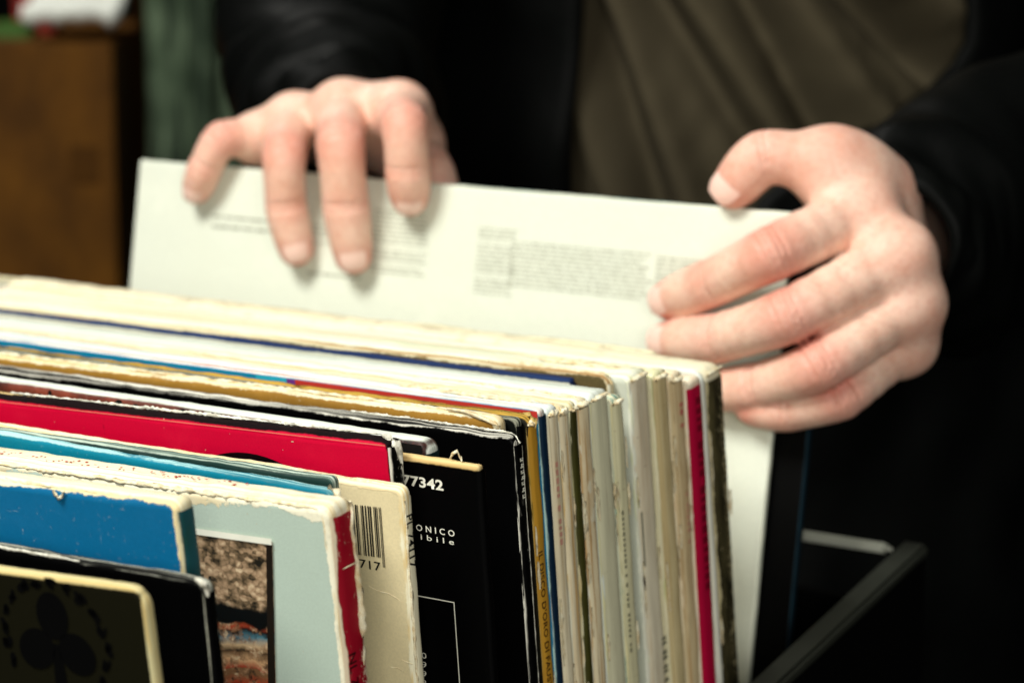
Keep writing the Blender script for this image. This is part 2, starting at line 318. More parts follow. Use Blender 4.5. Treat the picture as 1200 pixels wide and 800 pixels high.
sleeve('mottled', 'mottled brown sleeve corner set back behind the navy edged sleeve', (713, 440), (0, 360), .0692, .003,
       cm(S(132, 112, 70), edge=S(226, 214, 176), edge2=S(160, 120, 70), wear=.0014, rag=1.2, stain=.7, face2=S(74, 66, 40)), sm(S(220, 206, 170), wear=.0004, stain=.3), lean=6.9, r=.003, rag=1.30)
sleeve('wide_grey', 'broad pale grey spine with faint brown foxing', (737, 440), (0, 358), .0728, .0124,
       cm(S(206, 210, 194), edge=S(240, 240, 224), edge2=S(200, 204, 150), wear=.0012, rag=.7, stain=.1), sm(S(240, 230, 204), edge=S(240, 238, 222), wear=.0012, stain=.2, stain_col=S(208, 178, 140), lines=.35), lean=6.9, r=.0025, rag=1.4)
sleeve('sand', 'sleeve with plain sand coloured spine beside the broad grey one', (765, 438), (0, 355), .0858, .0096,
       cm(S(226, 218, 184), edge=S(240, 232, 200), edge2=S(196, 200, 140), wear=.0012, stain=.1), sm(S(230, 212, 164), edge=S(236, 224, 184), wear=.0005, stain=.25, stain_col=S(184, 156, 104), lines=.5), lean=7, r=.002, rag=0.98)
sleeve('red_print', 'sand sleeve with faded red print on its spine', (784, 441), (0, 349), .0958, .0094,
       cm(S(228, 212, 176), edge=S(244, 234, 204), edge2=S(240, 214, 176), wear=.0014, stain=.1), sm(S(232, 210, 166), edge=S(232, 214, 172), wear=.0006, stain=.3, stain_col=S(186, 146, 96), lines=.7), lean=7.5, r=.002, rag=1.2, W=.321)
sleeve('magenta', 'sleeve with bright crimson spine and dark lettering beside the blackened spine', (805, 448), (0, 343), .1055, .0102,
       cm(S(236, 222, 190), edge=S(246, 236, 212), edge2=S(244, 216, 184), wear=.0012, stain=.1), sm(S(192, 4, 60), edge=S(206, 60, 90), wear=.0003, stain=.15, stain_col=S(140, 0, 36)), lean=8.0, r=.0025, rag=.8, W=.334)
sleeve('thin_white', 'thin white sleeve between crimson spine and blackened spine', (821, 436), (0, 338), .116, .0024,
       cm(S(232, 234, 224), edge=S(226, 230, 222), edge2=S(200, 204, 190), wear=.001, rag=.4, stain=.04), sm(S(226, 226, 214), wear=.0003, stain=.2), lean=8.2, r=.004, rag=.6, W=.338)
sleeve('blackened', 'rounded cream sleeve with blackened worn spine at the back of the stack', (826, 434), (0, 330), .119, .0130,
       cm(S(232, 226, 200), edge=S(244, 236, 208), edge2=S(224, 206, 160), wear=.0016, stain=.1, grime=.3), sm(S(16, 18, 12), edge=S(206, 192, 150), wear=.0022, speck=.10, stain=.6, stain_col=S(92, 84, 56)), lean=8.4, r=.005, rag=1.2, W=.34)
sleeve('back_cream', 'cream sleeve set back behind the blackened spine', (767, 413), (0, 326), .134, .0036,
       cm(S(236, 232, 208), edge=S(238, 230, 196), edge2=S(150, 136, 96), wear=.0012, rag=1., stain=.1, grime=.5), W=.345, lean=8.4, r=.003, rag=1.17)

# the white sleeve being pulled out, and the dark one behind it
YW = .218; LW = -9.5
sleeve('white', 'white back cover with grey print being lifted out by the hands', (929, 249), (165, 187), YW, .0034,
       cm(S(226, 230, 216), edge=S(238, 240, 222), edge2=S(196, 206, 188), wear=.0007, rag=.3, stain=.11, face2=S(212, 210, 186)), lean=LW, W=.3315, r=.0012, rag=.5, H=.318, group=None)
sleeve('behind_white', 'black sleeve with pale blue edge leaning behind the white cover', (972, 252), (500, 214), YW+.0046, .0034,
       cm(BLACK, edge=S(150, 180, 170), edge2=S(60, 96, 96), wear=.0004, rag=.4, stain=.02), sm(S(12, 26, 34), edge=S(30, 60, 74), wear=.0003), lean=LW, W=.318, r=.0015, rag=.4, H=.318, group=None)

# ------------------------------------------------------------------ printing and damage on the sleeves
INK = plain('black_ink', (.004, .004, .004), .6, .2, .3, 200); WINK = plain('white_ink', S(236, 234, 218), .6, .2, .1, 200)
def lettering(s, txt, mat, pos, h, width=None, face='front', name='lettering', align='LEFT', bold=0., off=.00025, extrude=.00008):
    """real letters as thin raised print; pos is the baseline start (front: x,z  spine: y,z reading downwards)"""
    cu = bpy.data.curves.new(name, 'FONT'); cu.body = txt; cu.size = 1; cu.offset = bold; cu.resolution_u = 3; cu.align_x = align; cu.space_character = 1.05
    tmp = bpy.data.objects.new('tmp', cu); C.objects.link(tmp)
    me = bpy.data.meshes.new_from_object(tmp.evaluated_get(bpy.context.evaluated_depsgraph_get())); bpy.data.objects.remove(tmp)
    me.name = name; n = len(me.vertices); co = np.empty(n*3); me.vertices.foreach_get('co', co); co = co.reshape(-1, 3)
    hh = h/.72; a = co[:, 0]*hh; b = co[:, 1]*hh
    if width:
        k = width/(co[:, 0].max()-co[:, 0].min()); a = co[:, 0]*k
    if face == 'front': out = np.stack([pos[0]+a, np.full(n, -off), pos[1]+b], 1)
    else: out = np.stack([np.full(n, off+.0011), pos[0]-b*-1, pos[1]-a], 1)
    me.vertices.foreach_set('co', out.ravel().astype(np.float32)); me.update(); me.materials.clear(); me.materials.append(mat)
    o = bpy.data.objects.new(name, me); C.objects.link(o); o.parent = s.o; return o
def quads(s, rects, mat, name, face='front', off=.0002, x=.0012):
    V, Fc = [], []
    for (a0, a1, b0, b1) in rects:
        i = len(V)
        if face == 'front': V += [(a0, -off, b0), (a1, -off, b0), (a1, -off, b1), (a0, -off, b1)]
        else: V += [(x, a0, b0), (x, a1, b0), (x, a1, b1), (x, a0, b1)]
        Fc.append((i, i+1, i+2, i+3))
    return link(name, V, Fc, mat, s.o)
def small_print(s, a0, a1, b0, b1, lh, mat, name='small_print', face='front', fill=.72, seed=1, rag=.15, x=.0012):
    """unreadable rows of tiny words"""
    rr = random.Random(seed); R = []
    if face == 'front':
        z = b1
        while z-lh*.55 > b0:
            xx = a0; end = a1-(a1-a0)*rag*rr.random()
            while xx < end:
                w_ = lh*rr.uniform(.5, 3.4); R.append((xx, min(xx+w_, end), z-lh*rr.uniform(.38, .55), z)); xx += w_+lh*rr.uniform(.25, .6)
            z -= lh*rr.choice((1, 1, 1, 1, 1, 1.7)); end = a1-(a1-a0)*rag*rr.random()
    else:
        z = b1
        while z > b0:
            w_ = lh*rr.uniform(.35, .7); R.append((a0, a1, z-w_, z)); z -= w_+lh*.3*rr.choice((1, 1, 1, 3))
    return quads(s, R, mat, name, face, x=x)
def lump(s, name, path, rad, mat, seed, amp=.5):
    """torn, fluffed cardboard along an edge: a lumpy tube"""
    V, Fc = [], []; n = len(path); m = 8
    for i, p in enumerate(path):
        p = Vector(p); d = (Vector(path[min(n-1, i+1)])-Vector(path[max(0, i-1)])).normalized()
        a = d.orthogonal().normalized(); b = d.cross(a); taper = math.sin(math.pi*min(1, max(.04, i/(n-1)*.96+.02)))**.35
        for j in range(m):
            t_ = 2*math.pi*j/m; r_ = .72*rad*taper*max(.12, 1+1.3*amp*nz(p.x*190+seed+math.cos(t_), p.z*190+math.sin(t_), seed*3)+amp*1.1*nz(p.x*900+seed, p.z*900+3*math.cos(t_), 3*math.sin(t_)))
            V.append(p+a*(r_*math.cos(t_))+b*(r_*math.sin(t_)))
    for i in range(n-1):
        for j in range(m): Fc.append((i*m+j, i*m+(j+1) % m, (i+1)*m+(j+1) % m, (i+1)*m+j))
    Fc += [tuple(range(m)), tuple(reversed(range((n-1)*m, n*m)))]
    return link(name, V, Fc, mat, s.o, True)
def torn_mat(name, a, b): 
    t = NT(name); n = t.noise(t.obj, 260, 6, .7); t.bump(t.noise(t.obj, 900, 4, .7), .6, .0006)
    return t.out(t.mix(t.mapr(n, .35, .7), a, b), .85, .1)
TORN = torn_mat('torn_cardboard', S(244, 236, 208), S(214, 186, 136)); TORNW = torn_mat('torn_white_board', S(240, 238, 224), S(170, 164, 146))
line = lambda x0, z0, x1, z1, y, n=60: [(x0+(x1-x0)*i/(n-1), y, z0+(z1-z0)*i/(n-1)) for i in range(n)]

s = SL['clover']                                           # clover and its ring of dark letters
cx, cz = on_face(s, 66, 752); V, Fc = [], []
emb = plain('emblem_black', (.0012, .0012, .0012), .7, .05, .1, 50)
def disc(cx, cz, rx, rz, n=20, rot=0.):
    i0 = len(V); c_, s_ = math.cos(rot), math.sin(rot)
    for i in range(n):
        a = 2*math.pi*i/n; px, pz = rx*math.cos(a), rz*math.sin(a); V.append((cx+px*c_-pz*s_, -.0002, cz+px*s_+pz*c_))
    Fc.append(tuple(range(i0, i0+n)))
for a in (90, 200, 340): disc(cx+.0078*math.cos(math.radians(a)), cz+.0075*math.sin(math.radians(a)), .0068, .0058, rot=math.radians(a))
disc(cx, cz-.012, .0022, .012)
link('clover_emblem', V, Fc, emb, s.o); V, Fc = [], []
for k in range(17):
    a = math.radians(205-k*17); R_ = .0185
    for q in range(3):
        disc(cx+R_*math.cos(a)+rnd.uniform(-.0009, .0009), cz+R_*.92*math.sin(a)+rnd.uniform(-.0009, .0009), rnd.uniform(.0006, .0013), rnd.uniform(.0012, .002), 10, a+rnd.uniform(-.8, .8))
link('letter_ring', V, Fc, emb, s.o)

s = SL['black_chipped']
lump(s, 'chipped_corner', [(-.0035, .001, .0002), (-.002, .001, -.0002), (-.0006, .001, -.001), (.0002, .001, -.0022), (.0003, .001, -.0042)], .0013, TORNW, 4, .4)
lump(s, 'torn_edge', line(-.085, -.0002, -.045, -.0003, .0006, 40), .0006, TORNW, 3, .9)

s = SL['blue']
lump(s, 'torn_edge', line(-.19, -.0006, -.0015, -.0008, .0012, 130), .0006, TORN, 9, 1.1)
lump(s, 'peeled_flap', [(-.0455, -.0004, -.0012), (-.0445, -.0005, -.0026), (-.0435, -.0006, -.0034), (-.0425, -.0005, -.0028), (-.041, -.0004, -.0012)], .0009, TORN, 2, .3)

s = SL['pale_blue']                                        # photograph of a market lane, red scrawl on its top, torn spine
x0, z0 = on_face(s, 205, 618); x1, z1 = on_face(s, 320, 634); x1b, z2 = on_face(s, 325, 845)
t = NT('market_photograph'); x, y, z = t.sep(t.obj); h = t.mapr(z, z2, (z0+z1)/2, 0., 1., False)
nn = t.noise(t.scale(t.obj, 1, 1, 1.5), 150, 5, .6, .3); n2 = t.noise(t.scale(t.obj, 1, 1, 1), 240, 5, .7)
vo = t.n.new('ShaderNodeTexVoronoi'); t.put(vo.inputs['Vector'], t.scale(t.obj, 1, 0, 1.35)); vo.inputs['Scale'].default_value = 520; vs = t.sep(vo.outputs['Color'])
nn = t.math('ADD', t.math('MULTIPLY', nn, .86), t.math('MULTIPLY', t.math('SUBTRACT', vs[0], t.math('MULTIPLY', vo.outputs['Distance'], .6)), .15))
rub = t.ramp(nn, [(.32, S(30, 26, 18)), (.42, S(112, 92, 68)), (.52, S(168, 138, 108)), (.66, S(222, 198, 162))])
wob = t.math('ADD', h, t.math('ADD', t.math('MULTIPLY', t.math('SUBTRACT', t.noise(t.obj, 70, 3), .5), .10), t.math('MULTIPLY', x, -1.6)))
wob = t.math('ADD', wob, t.math('MULTIPLY', t.math('SUBTRACT', n2, .5), .06))
goods = t.ramp(t.math('FRACT', t.math('MULTIPLY', wob, 3.1)), [(.0, S(150, 40, 20)), (.14, S(204, 160, 116)), (.3, S(60, 44, 28)), (.40, S(196, 164, 124)), (.55, S(74, 118, 132)), (.66, S(24, 20, 16)), (.74, S(170, 60, 34)), (.9, S(120, 84, 54))])
goods = t.mix(t.mapr(n2, .42, .6, .0, .85), goods, t.ramp(nn, [(.35, S(18, 14, 10)), (.5, S(150, 112, 80)), (.65, S(232, 206, 168))]))
bandm = t.math('ADD', h, t.math('MULTIPLY', t.math('SUBTRACT', t.noise(t.obj, 110, 4), .5), .14))
c_ = t.mix(t.mapr(bandm, .60, .64), t.mix(t.mapr(bandm, .49, .52), goods, S(8, 8, 6)), rub)
photo_m = t.out(c_, .45, .3)
V = [(x0, -.0003, z0), (x1, -.0003, z1), (x1b, -.0003, z2), (x0, -.0003, z2)]
o = link('printed_photograph', V, [(0, 3, 2, 1)], photo_m, s.o)
dxe = .0022
link('photograph_border', [(x1-dxe, -.0005, z1), (x1, -.0005, z1), (x1b, -.0005, z2), (x1b-dxe*1.3, -.0005, z2)], [(0, 3, 2, 1)], plain('border_dark', S(26, 18, 10), .6, .2), s.o)
link('photograph_border', [(x0, -.0007, z0+.001), (x1, -.0007, z1+.001), (x1, -.0007, z1-.0009), (x0, -.0007, z0-.0009)], [(0, 3, 2, 1)], WINK, s.o)
lump(s, 'torn_edge', line(-.13, -.0012, -.006, -.0016, .0006, 110)+[(-.004, .0005, -.0022), (-.0028, .0004, -.004), (-.0024, .0003, -.0075), (-.0026, .0003, -.012), (-.0018, .0003, -.018), (-.0020, .0003, -.03)], .0009, TORN, 6, 1.)
lump(s, 'torn_edge', [(.0008-.0012*(i > 24), .0085+.0012*nz(i*.3), -.0012-.0016*i) for i in range(48)], .0011, TORN, 12, .9)
rr = random.Random(3); R_ = []
red = plain('faded_red_ink', S(176, 60, 44), .7, .2)
V, Fc = [], []
for i in range(150):                                       # broken scrawl of red print along the top
    xx = -.168+.14*i/150+rr.uniform(-.0006, .0006)
    if rr.random() < .25+.5*i/150: continue
    yy = .0065+rr.uniform(-.0016, .0016); i0 = len(V); w_, d_ = rr.uniform(.0004, .0012), rr.uniform(.0003, .0012)
    zz = .00035
    V += [(xx, yy, zz), (xx+w_, yy, zz), (xx+w_, yy+d_, zz), (xx, yy+d_, zz)]; Fc.append((i0, i0+1, i0+2, i0+3))
link('faded_print', V, Fc, red, s.o)
y_, z_ = on_spine(s, 396, 770); lettering(s, 'NL 7', INK, (.0006, z_), .0034, None, 'spine', 'lettering')
y_, z_ = on_spine(s, 400, 664); lump(s, 'torn_crease', [(.0016, .0015+.007*i/9, z_+.0003*nz(i)) for i in range(10)], .0003, TORN, 3, .3)

s = SL['teal']
lump(s, 'torn_corner', [(-.002, .0015, .0005), (.0006, .0016, -.0004), (.0012, .0016, -.003), (.001, .0016, -.008)], .0018, TORN, 5, .6)

s = SL['barcode']
def P_(u, v): return on_face(s, u, v)
bx0, bz0 = P_(398, 588.5); bx1, bz1 = P_(446.5, 594); _, bzb = P_(449, 653); _, bzg = P_(450, 664)
mods = '10101110010110011011001101000010110011001101100010110100101'; 
Wm = bx1-bx0; rects = []; k = 0; n_ = len(mods)
while k < n_:
    if mods[k] == '1':
        j = k
        while j < n_ and mods[j] == '1': j += 1
        guard = k >= n_-4
        xa, xb = bx0+Wm*k/n_, bx0+Wm*j/n_
        zt = bz0+(bz1-bz0)*k/n_; zb = (bzg if guard else bzb)
        rects.append((xa, xb, zb+(bz0-bz1)*(1-k/n_), zt)); k = j
    k += 1
quads(s, rects, INK, 'barcode')
dx_, dz_ = P_(413, 662.5); ex_, _ = P_(444, 668); lettering(s, '1717', INK, (dx_, dz_), .0028, ex_-dx_, 'front', 'barcode_number', bold=.01)
y_, z_ = on_spine(s, 480, 600); lettering(s, 'PL 74117', INK, (.0004, z_), .0029, .0165, 'spine', 'lettering', bold=.016, off=-.0004)
lump(s, 'torn_edge', line(-.06, -.0003, -.003, -.0006, .0012, 60)+[(-.001, .001, -.0016), (0, .001, -.004)], .0009, TORN, 8, .9)
lump(s, 'torn_edge', [(.0002+.0003*nz(i*.7), .0006, -.004-.0016*i) for i in range(44)], .0006, TORN, 21, .9)
for (pts_, r_) in (([(432, 686), (442, 692), (455, 695), (464, 700), (472, 706)], .00022), ([(458, 781), (466, 782), (474, 787)], .0002), ([(470, 772), (478, 776), (484, 778)], .0002)):
    lump(s, 'crease', [(P_(*p)[0], -.0000, P_(*p)[1]) for p in pts_], r_, TORN, 3, .2)

s = SL['crimson']
V, Fc = [], []; ax, az = on_face(s, 296, 531); disc(ax-.002, az-.043, .043, .043, 72)
link('printed_disc', V, Fc, plain('disc_black', (.003, .002, .003), .35, .2, .1), s.o)
quads(s, [(-.3, -.0012, -.00155, -.00125)], plain('tan_line', S(214, 120, 100), .5, .2), 'border_line')
lump(s, 'torn_corner', [(-.004, .003, .0004), (-.0015, .003, .0003), (.0006, .003, -.0012), (.001, .0035, -.004), (.0008, .0045, -.008)], .0015, TORNW, 7, .8)
lump(s, 'torn_edge', line(-.16, 0.0002, -.004, .0001, .0052, 150), .0006, TORNW, 17, 1.4)

s = SL['number']
def word(txt, u0, u1, vb, h, mat=WINK, name='lettering', bold=.0):
    a = on_face(s, u0, vb); b = on_face(s, u1, vb); k = on_face(s, u0, vb-h)
    return lettering(s, txt, mat, a, k[1]-a[1], b[0]-a[0], 'front', name, bold=bold)
n77 = word('77342', 472, 519.5, 566.5, 11.5, bold=.03)
word('O N I C O', 488, 532.5, 620.5, 7.2, bold=.01); word('i b i l e', 493, 531.5, 631, 6.4, bold=.006)
for i, ch in enumerate('0998'): word(ch, 494.5, 500, 770+i*10.6, 7, name='number_column')
ax, az = on_face(s, 478, 696.5); bx, bz = on_face(s, 533, 706); cx_, cz_ = on_face(s, 540, 830)
quads(s, [(ax-.02, bx, bz, bz+.00035), (bx-.00035, bx, cz_-.04, bz+.0)], WINK, 'frame_line')
lump(s, 'torn_bit', [(-.0105, .001, .0008), (-.0095, .001, .0024), (-.008, .001, .0032), (-.0068, .001, .0016), (-.0064, .001, .0004)], .0008, TORN, 5, .4)

s = SL['salmon']                                           # dark right part and black blots on the salmon strip
quads(s, [(-.088, -.0016, -.09, -.0012)], INK, 'dark_panel')
V, Fc = [], []; rr = random.Random(8)
for i in range(46): disc(-.215+.135*i/46+rr.uniform(-.002, .002), -.0035+rr.uniform(-.003, .0018), rr.uniform(.0008, .0026), rr.uniform(.0005, .0014), 10, rr.uniform(-.6, .6))
link('printed_blots', V, Fc, INK, s.o)
s = SL['black_worn']
lump(s, 'torn_edge', line(-.065, .0001, -.003, -.0002, .0034, 100)+[(-.001, .003, -.001), (.0006, .003, -.003)], .0006, TORNW, 7, 1.5)
lump(s, 'torn_edge', [(.0006+.0002*nz(i*.7), .0038, -.004-.002*i) for i in range(50)], .0002, TORNW, 2, .8)
for i, (v0, v1) in enumerate(((536, 541), (543, 549), (551, 556), (558, 563), (565, 570), (572, 578), (580, 586))):   # rubbed letters on its spine
    y_, za = on_spine(s, 604, v0); y_, zb = on_spine(s, 604, v1)
    quads(s, [(.0008, .0026, zb, zb+.0005), (.0008+.0004*(i % 2), .0014+.0004*(i % 2), zb, za-.0002), (.0018, .0026, (za+zb)/2, (za+zb)/2+.0004)], WINK, 'rubbed_letter', 'spine', x=.0015)

s = SL['brown']
lump(s, 'torn_edge', line(-.30, .0003, -.003, .0, .0028, 190), .0008, TORN, 3, 1.1)
lump(s, 'torn_corner', [(-.02, .0015, .0006), (-.012, .0005, .0008), (-.006, .0, -.0004), (-.001, .0, -.0016), (.0004, .001, -.003)], .0011, TORN, 13, .9)
s = SL['ochre']
y_, z_ = on_spine(s, 622, 650); lettering(s, "IL DISCO D'ORO DI FAUSTO PAPETTI", plain('brown_ink', S(70, 42, 16), .6, .2), (.0005, z_), .0024, .066, 'spine', bold=.014, off=-.0003)
lump(s, 'torn_corner', [(-.003, .003, .0004), (-.001, .003, .0003), (.0008, .003, -.0012), (.0009, .003, -.004)], .0013, torn_mat('torn_ochre', S(226, 196, 120), S(120, 84, 30)), 7, .8)
s = SL['navy']                                             # the stripe along its top: blue, pale blue, violet, red
for nm, ua, ub, col in (('blue_stripe', -60, 300, S(0, 124, 166)), ('pale_blue_stripe', 300, 336, S(30, 160, 190)), ('violet_stripe', 336, 346, S(104, 50, 130)), ('red_stripe', 346, 630, S(186, 54, 46))):
    xa = on_face(s, ua, 398+(ua)*.132)[0]; xb = on_face(s, ub, 398+ub*.132)[0]
    quads(s, [(xa, xb, -.0035, -.00025)], plain(nm, col, .5, .2, .15, 90), nm, off=.0003)
s = SL['white_thick']
red2 = plain('pale_red_ink', S(218, 158, 140), .7, .2)
y_, za = on_spine(s, 646, 542); y_, zb = on_spine(s, 648, 640); small_print(s, .0012, .0026, zb, za, .003, red2, face='spine', seed=5)
for key, n_, sd in (('white_thick', 40, 3), ('cream_foxed', 40, 5), ('tan', 50, 8), ('pistachio', 30, 4), ('sand', 40, 5), ('red_print', 40, 9), ('mottled', 30, 11), ('wide_grey', 20, 15)):
    s = SL[key]; lump(s, 'torn_edge', line(-.02-.001*n_, .0001, -.003, .0, s.T*.5, n_)+[(-.0004, s.T*.5, -.0012), (.0003, s.T*.5, -.0035)], .0007, TORN, sd, 1.1)
for key, sd in (('white_thick', 31), ('cream_foxed', 35), ('tan', 38), ('sage', 33), ('pistachio', 34), ('wide_grey', 45), ('sand', 55), ('red_print', 39), ('blackened', 41), ('ochre', 47), ('olive', 49)):
    s = SL[key]; n_ = 14
    lump(s, 'crushed_head', [(.0002+.0005*nz(i*.9+sd), s.T*(.06+.88*i/(n_-1)), -.0022-.0011*abs(nz(i*.6, sd))) for i in range(n_)], .0012, TORN, sd, 1.1)
    for q in range(4):                                      # nicks and lifted fibres down the fold
        zz = -.012-.085*rnd.random(); yy = s.T*rnd.choice((.05, .95)); n2_ = 8
        lump(s, 'frayed_fold', [(.0004, yy+.0003*nz(i*.8, sd+q), zz-.0016*i*rnd.uniform(.8, 1.1)) for i in range(n2_)], rnd.uniform(.0003, .0006), TORN, sd+q, 1.2)
s = SL['pistachio']; y_, za = on_spine(s, 722, 600); y_, zb = on_spine(s, 735, 760)
small_print(s, .0006, .0016, zb, za, .0024, plain('grey_ink', S(140, 138, 112), .7, .2), face='spine', seed=15)
s = SL['wide_grey']; y_, za = on_spine(s, 742, 590); y_, zb = on_spine(s, 742, 690)
quads(s, [(.0003, .001, zb+.006, za-.004)], plain('grey_green_ink', S(130, 134, 116), .7, .2), 'spine_rule', 'spine')
y_, za = on_spine(s, 775, 745); small_print(s, .0085, .0112, za-.02, za, .0024, plain('grey_ink_b', S(130, 130, 110), .7, .2), face='spine', seed=3)
s = SL['red_print']; y_, za = on_spine(s, 793, 472); y_, zb = on_spine(s, 796, 503)
small_print(s, .004, .0062, zb, za, .0034, plain('red_ink', S(200, 116, 104), .7, .2), face='spine', seed=4)
y_, za = on_spine(s, 796, 580); y_, zb = on_spine(s, 803, 640); small_print(s, .0048, .006, zb, za, .003, red2, face='spine', seed=8)
s = SL['magenta']; y_, za = on_spine(s, 812, 466); y_, zb = on_spine(s, 835, 680)
small_print(s, .0036, .0066, zb, za, .0042, plain('dark_red_ink', S(124, 0, 34), .7, .2), face='spine', seed=6)

s = SL['white']                                            # printed columns on the back cover
grey = plain('grey_print', S(158, 160, 144), .7, .2, .25, 300); grey2 = plain('pale_grey_print', S(184, 186, 170), .7, .2, .2, 300)
def block(u0, v0, u1, v1, lh, mat, seed, rag=.2):
    a = on_face(s, u0, v0); b = on_face(s, u1, v1); small_print(s, a[0], b[0], b[1], a[1], lh*.68, mat, seed=seed, rag=max(rag, .12))
block(262, 236, 330, 243, .0042, grey, 2, .05); block(250, 252, 330, 278, .0036, grey, 3); block(285, 287, 318, 292, .0034, grey, 4)
block(440, 245, 500, 330, .0028, grey2, 5, .05); block(360, 318, 432, 332, .003, grey, 6, .1); block(350, 262, 440, 300, .0028, grey2, 16, .1)
block(548, 252, 590, 258, .003, grey, 7, .1); block(562, 266, 600, 352, .0027, grey2, 8, .05); block(600, 282, 770, 362, .0026, grey2, 9, .15); block(640, 282, 770, 296, .0032, grey, 10, .05)
block(770, 300, 840, 366, .0027, grey2, 19, .4); block(590, 366, 700, 372, .003, grey2, 20, .1); block(168, 272, 186, 275, .003, grey2, 12, .1)

# ------------------------------------------------------------------ the person: hands, jacket, sweater
def smin(a, b, k):
    h = np.clip(.5+.5*(b-a)/k, 0, 1); return b*(1-h)+a*h-k*h*(1-h)
def rcone(P, a, b, ra, rb):
    """distance to a cone with rounded ends"""
    ba = b-a; l2 = ba@ba; pa = P-a; t_ = np.clip(pa@ba/l2, 0, 1)
    return np.linalg.norm(pa-t_[..., None]*ba, axis=-1) - (ra+(rb-ra)*t_)
def surface_nets(fn, lo, hi, h):
    lo = np.array(lo); n = np.ceil((np.array(hi)-lo)/h).astype(int)+1
    ax = [lo[i]+h*np.arange(n[i]) for i in range(3)]
    B = 8; nb = -(-n//B); D = np.empty(nb*B)
    bc_ = np.stack(np.meshgrid(*[lo[i]+h*(B*np.arange(nb[i])+(B-1)/2) for i in range(3)], indexing='ij'), -1).reshape(-1, 3)
    dc = np.concatenate([fn(bc_[i:i+4000]) for i in range(0, len(bc_), 4000)]).reshape(nb)
    D[:] = np.repeat(np.repeat(np.repeat(dc, B, 0), B, 1), B, 2)
    loc = np.stack(np.meshgrid(*[np.arange(B)]*3, indexing='ij'), -1).reshape(-1, 3)
    near = np.argwhere(np.abs(dc) < h*B*.95+.004)
    for i in range(0, len(near), 60):
        I = (near[i:i+60, None, :]*B+loc[None]).reshape(-1, 3); D[tuple(I.T)] = fn(lo+h*I)
    D = D[:n[0], :n[1], :n[2]]
    neg = D < 0
    cs = [neg[i:n[0]-1+i, j:n[1]-1+j, k:n[2]-1+k] for i in (0, 1) for j in (0, 1) for k in (0, 1)]
    cnt = sum(c.astype(np.int8) for c in cs); act = (cnt > 0) & (cnt < 8); idx = np.argwhere(act); vid = -np.ones(act.shape, int); vid[act] = np.arange(len(idx))
    acc = np.zeros((len(idx), 3)); num = np.zeros(len(idx))
    cor = [np.array((i, j, k)) for i in (0, 1) for j in (0, 1) for k in (0, 1)]
    for a in range(8):
        for b in range(a+1, 8):
            if np.abs(cor[a]-cor[b]).sum() != 1: continue
            A, B = idx+cor[a], idx+cor[b]; da, db = D[tuple(A.T)], D[tuple(B.T)]; m = (da < 0) != (db < 0)
            t_ = np.where(m, da/np.where(m, da-db, 1), 0)
            acc += np.where(m[:, None], A+(B-A)*t_[:, None], 0); num += m
    V = lo+h*acc/num[:, None]; Q = []
    for d in range(3):
        e1, e2 = (d+1) % 3, (d+2) % 3
        sl0 = [slice(1, -1)]*3; sl0[d] = slice(0, -1); sl1 = [slice(1, -1)]*3; sl1[d] = slice(1, None)
        a, b = neg[tuple(sl0)], neg[tuple(sl1)]; e = np.argwhere(a != b); flip = a[tuple(e.T)]
        base = e.copy(); base[:, e1] += 1; base[:, e2] += 1
        o1 = np.zeros(3, int); o1[e1] = 1; o2 = np.zeros(3, int); o2[e2] = 1
        q = np.stack([vid[tuple((base-o1-o2).T)], vid[tuple((base-o2).T)], vid[tuple(base.T)], vid[tuple((base-o1).T)]], 1)
        q[~flip] = q[~flip][:, ::-1]; Q.append(q)
    return V, np.concatenate(Q)
wm = SL['white'].M; wn = np.array(wm.to_3x3() @ Vector((0, 1, 0))); wo = np.array(wm.translation)
def wd(u, v): r = ray(u, v); return ((wo-CAM)@wn)/(r@wn)      # how deep the white cover's plane lies at a pixel
def J(u, v, off): return at_d(u, v, wd(u, v)+off)              # joint: off metres behind (+) or in front (-) of that plane
mm = .001
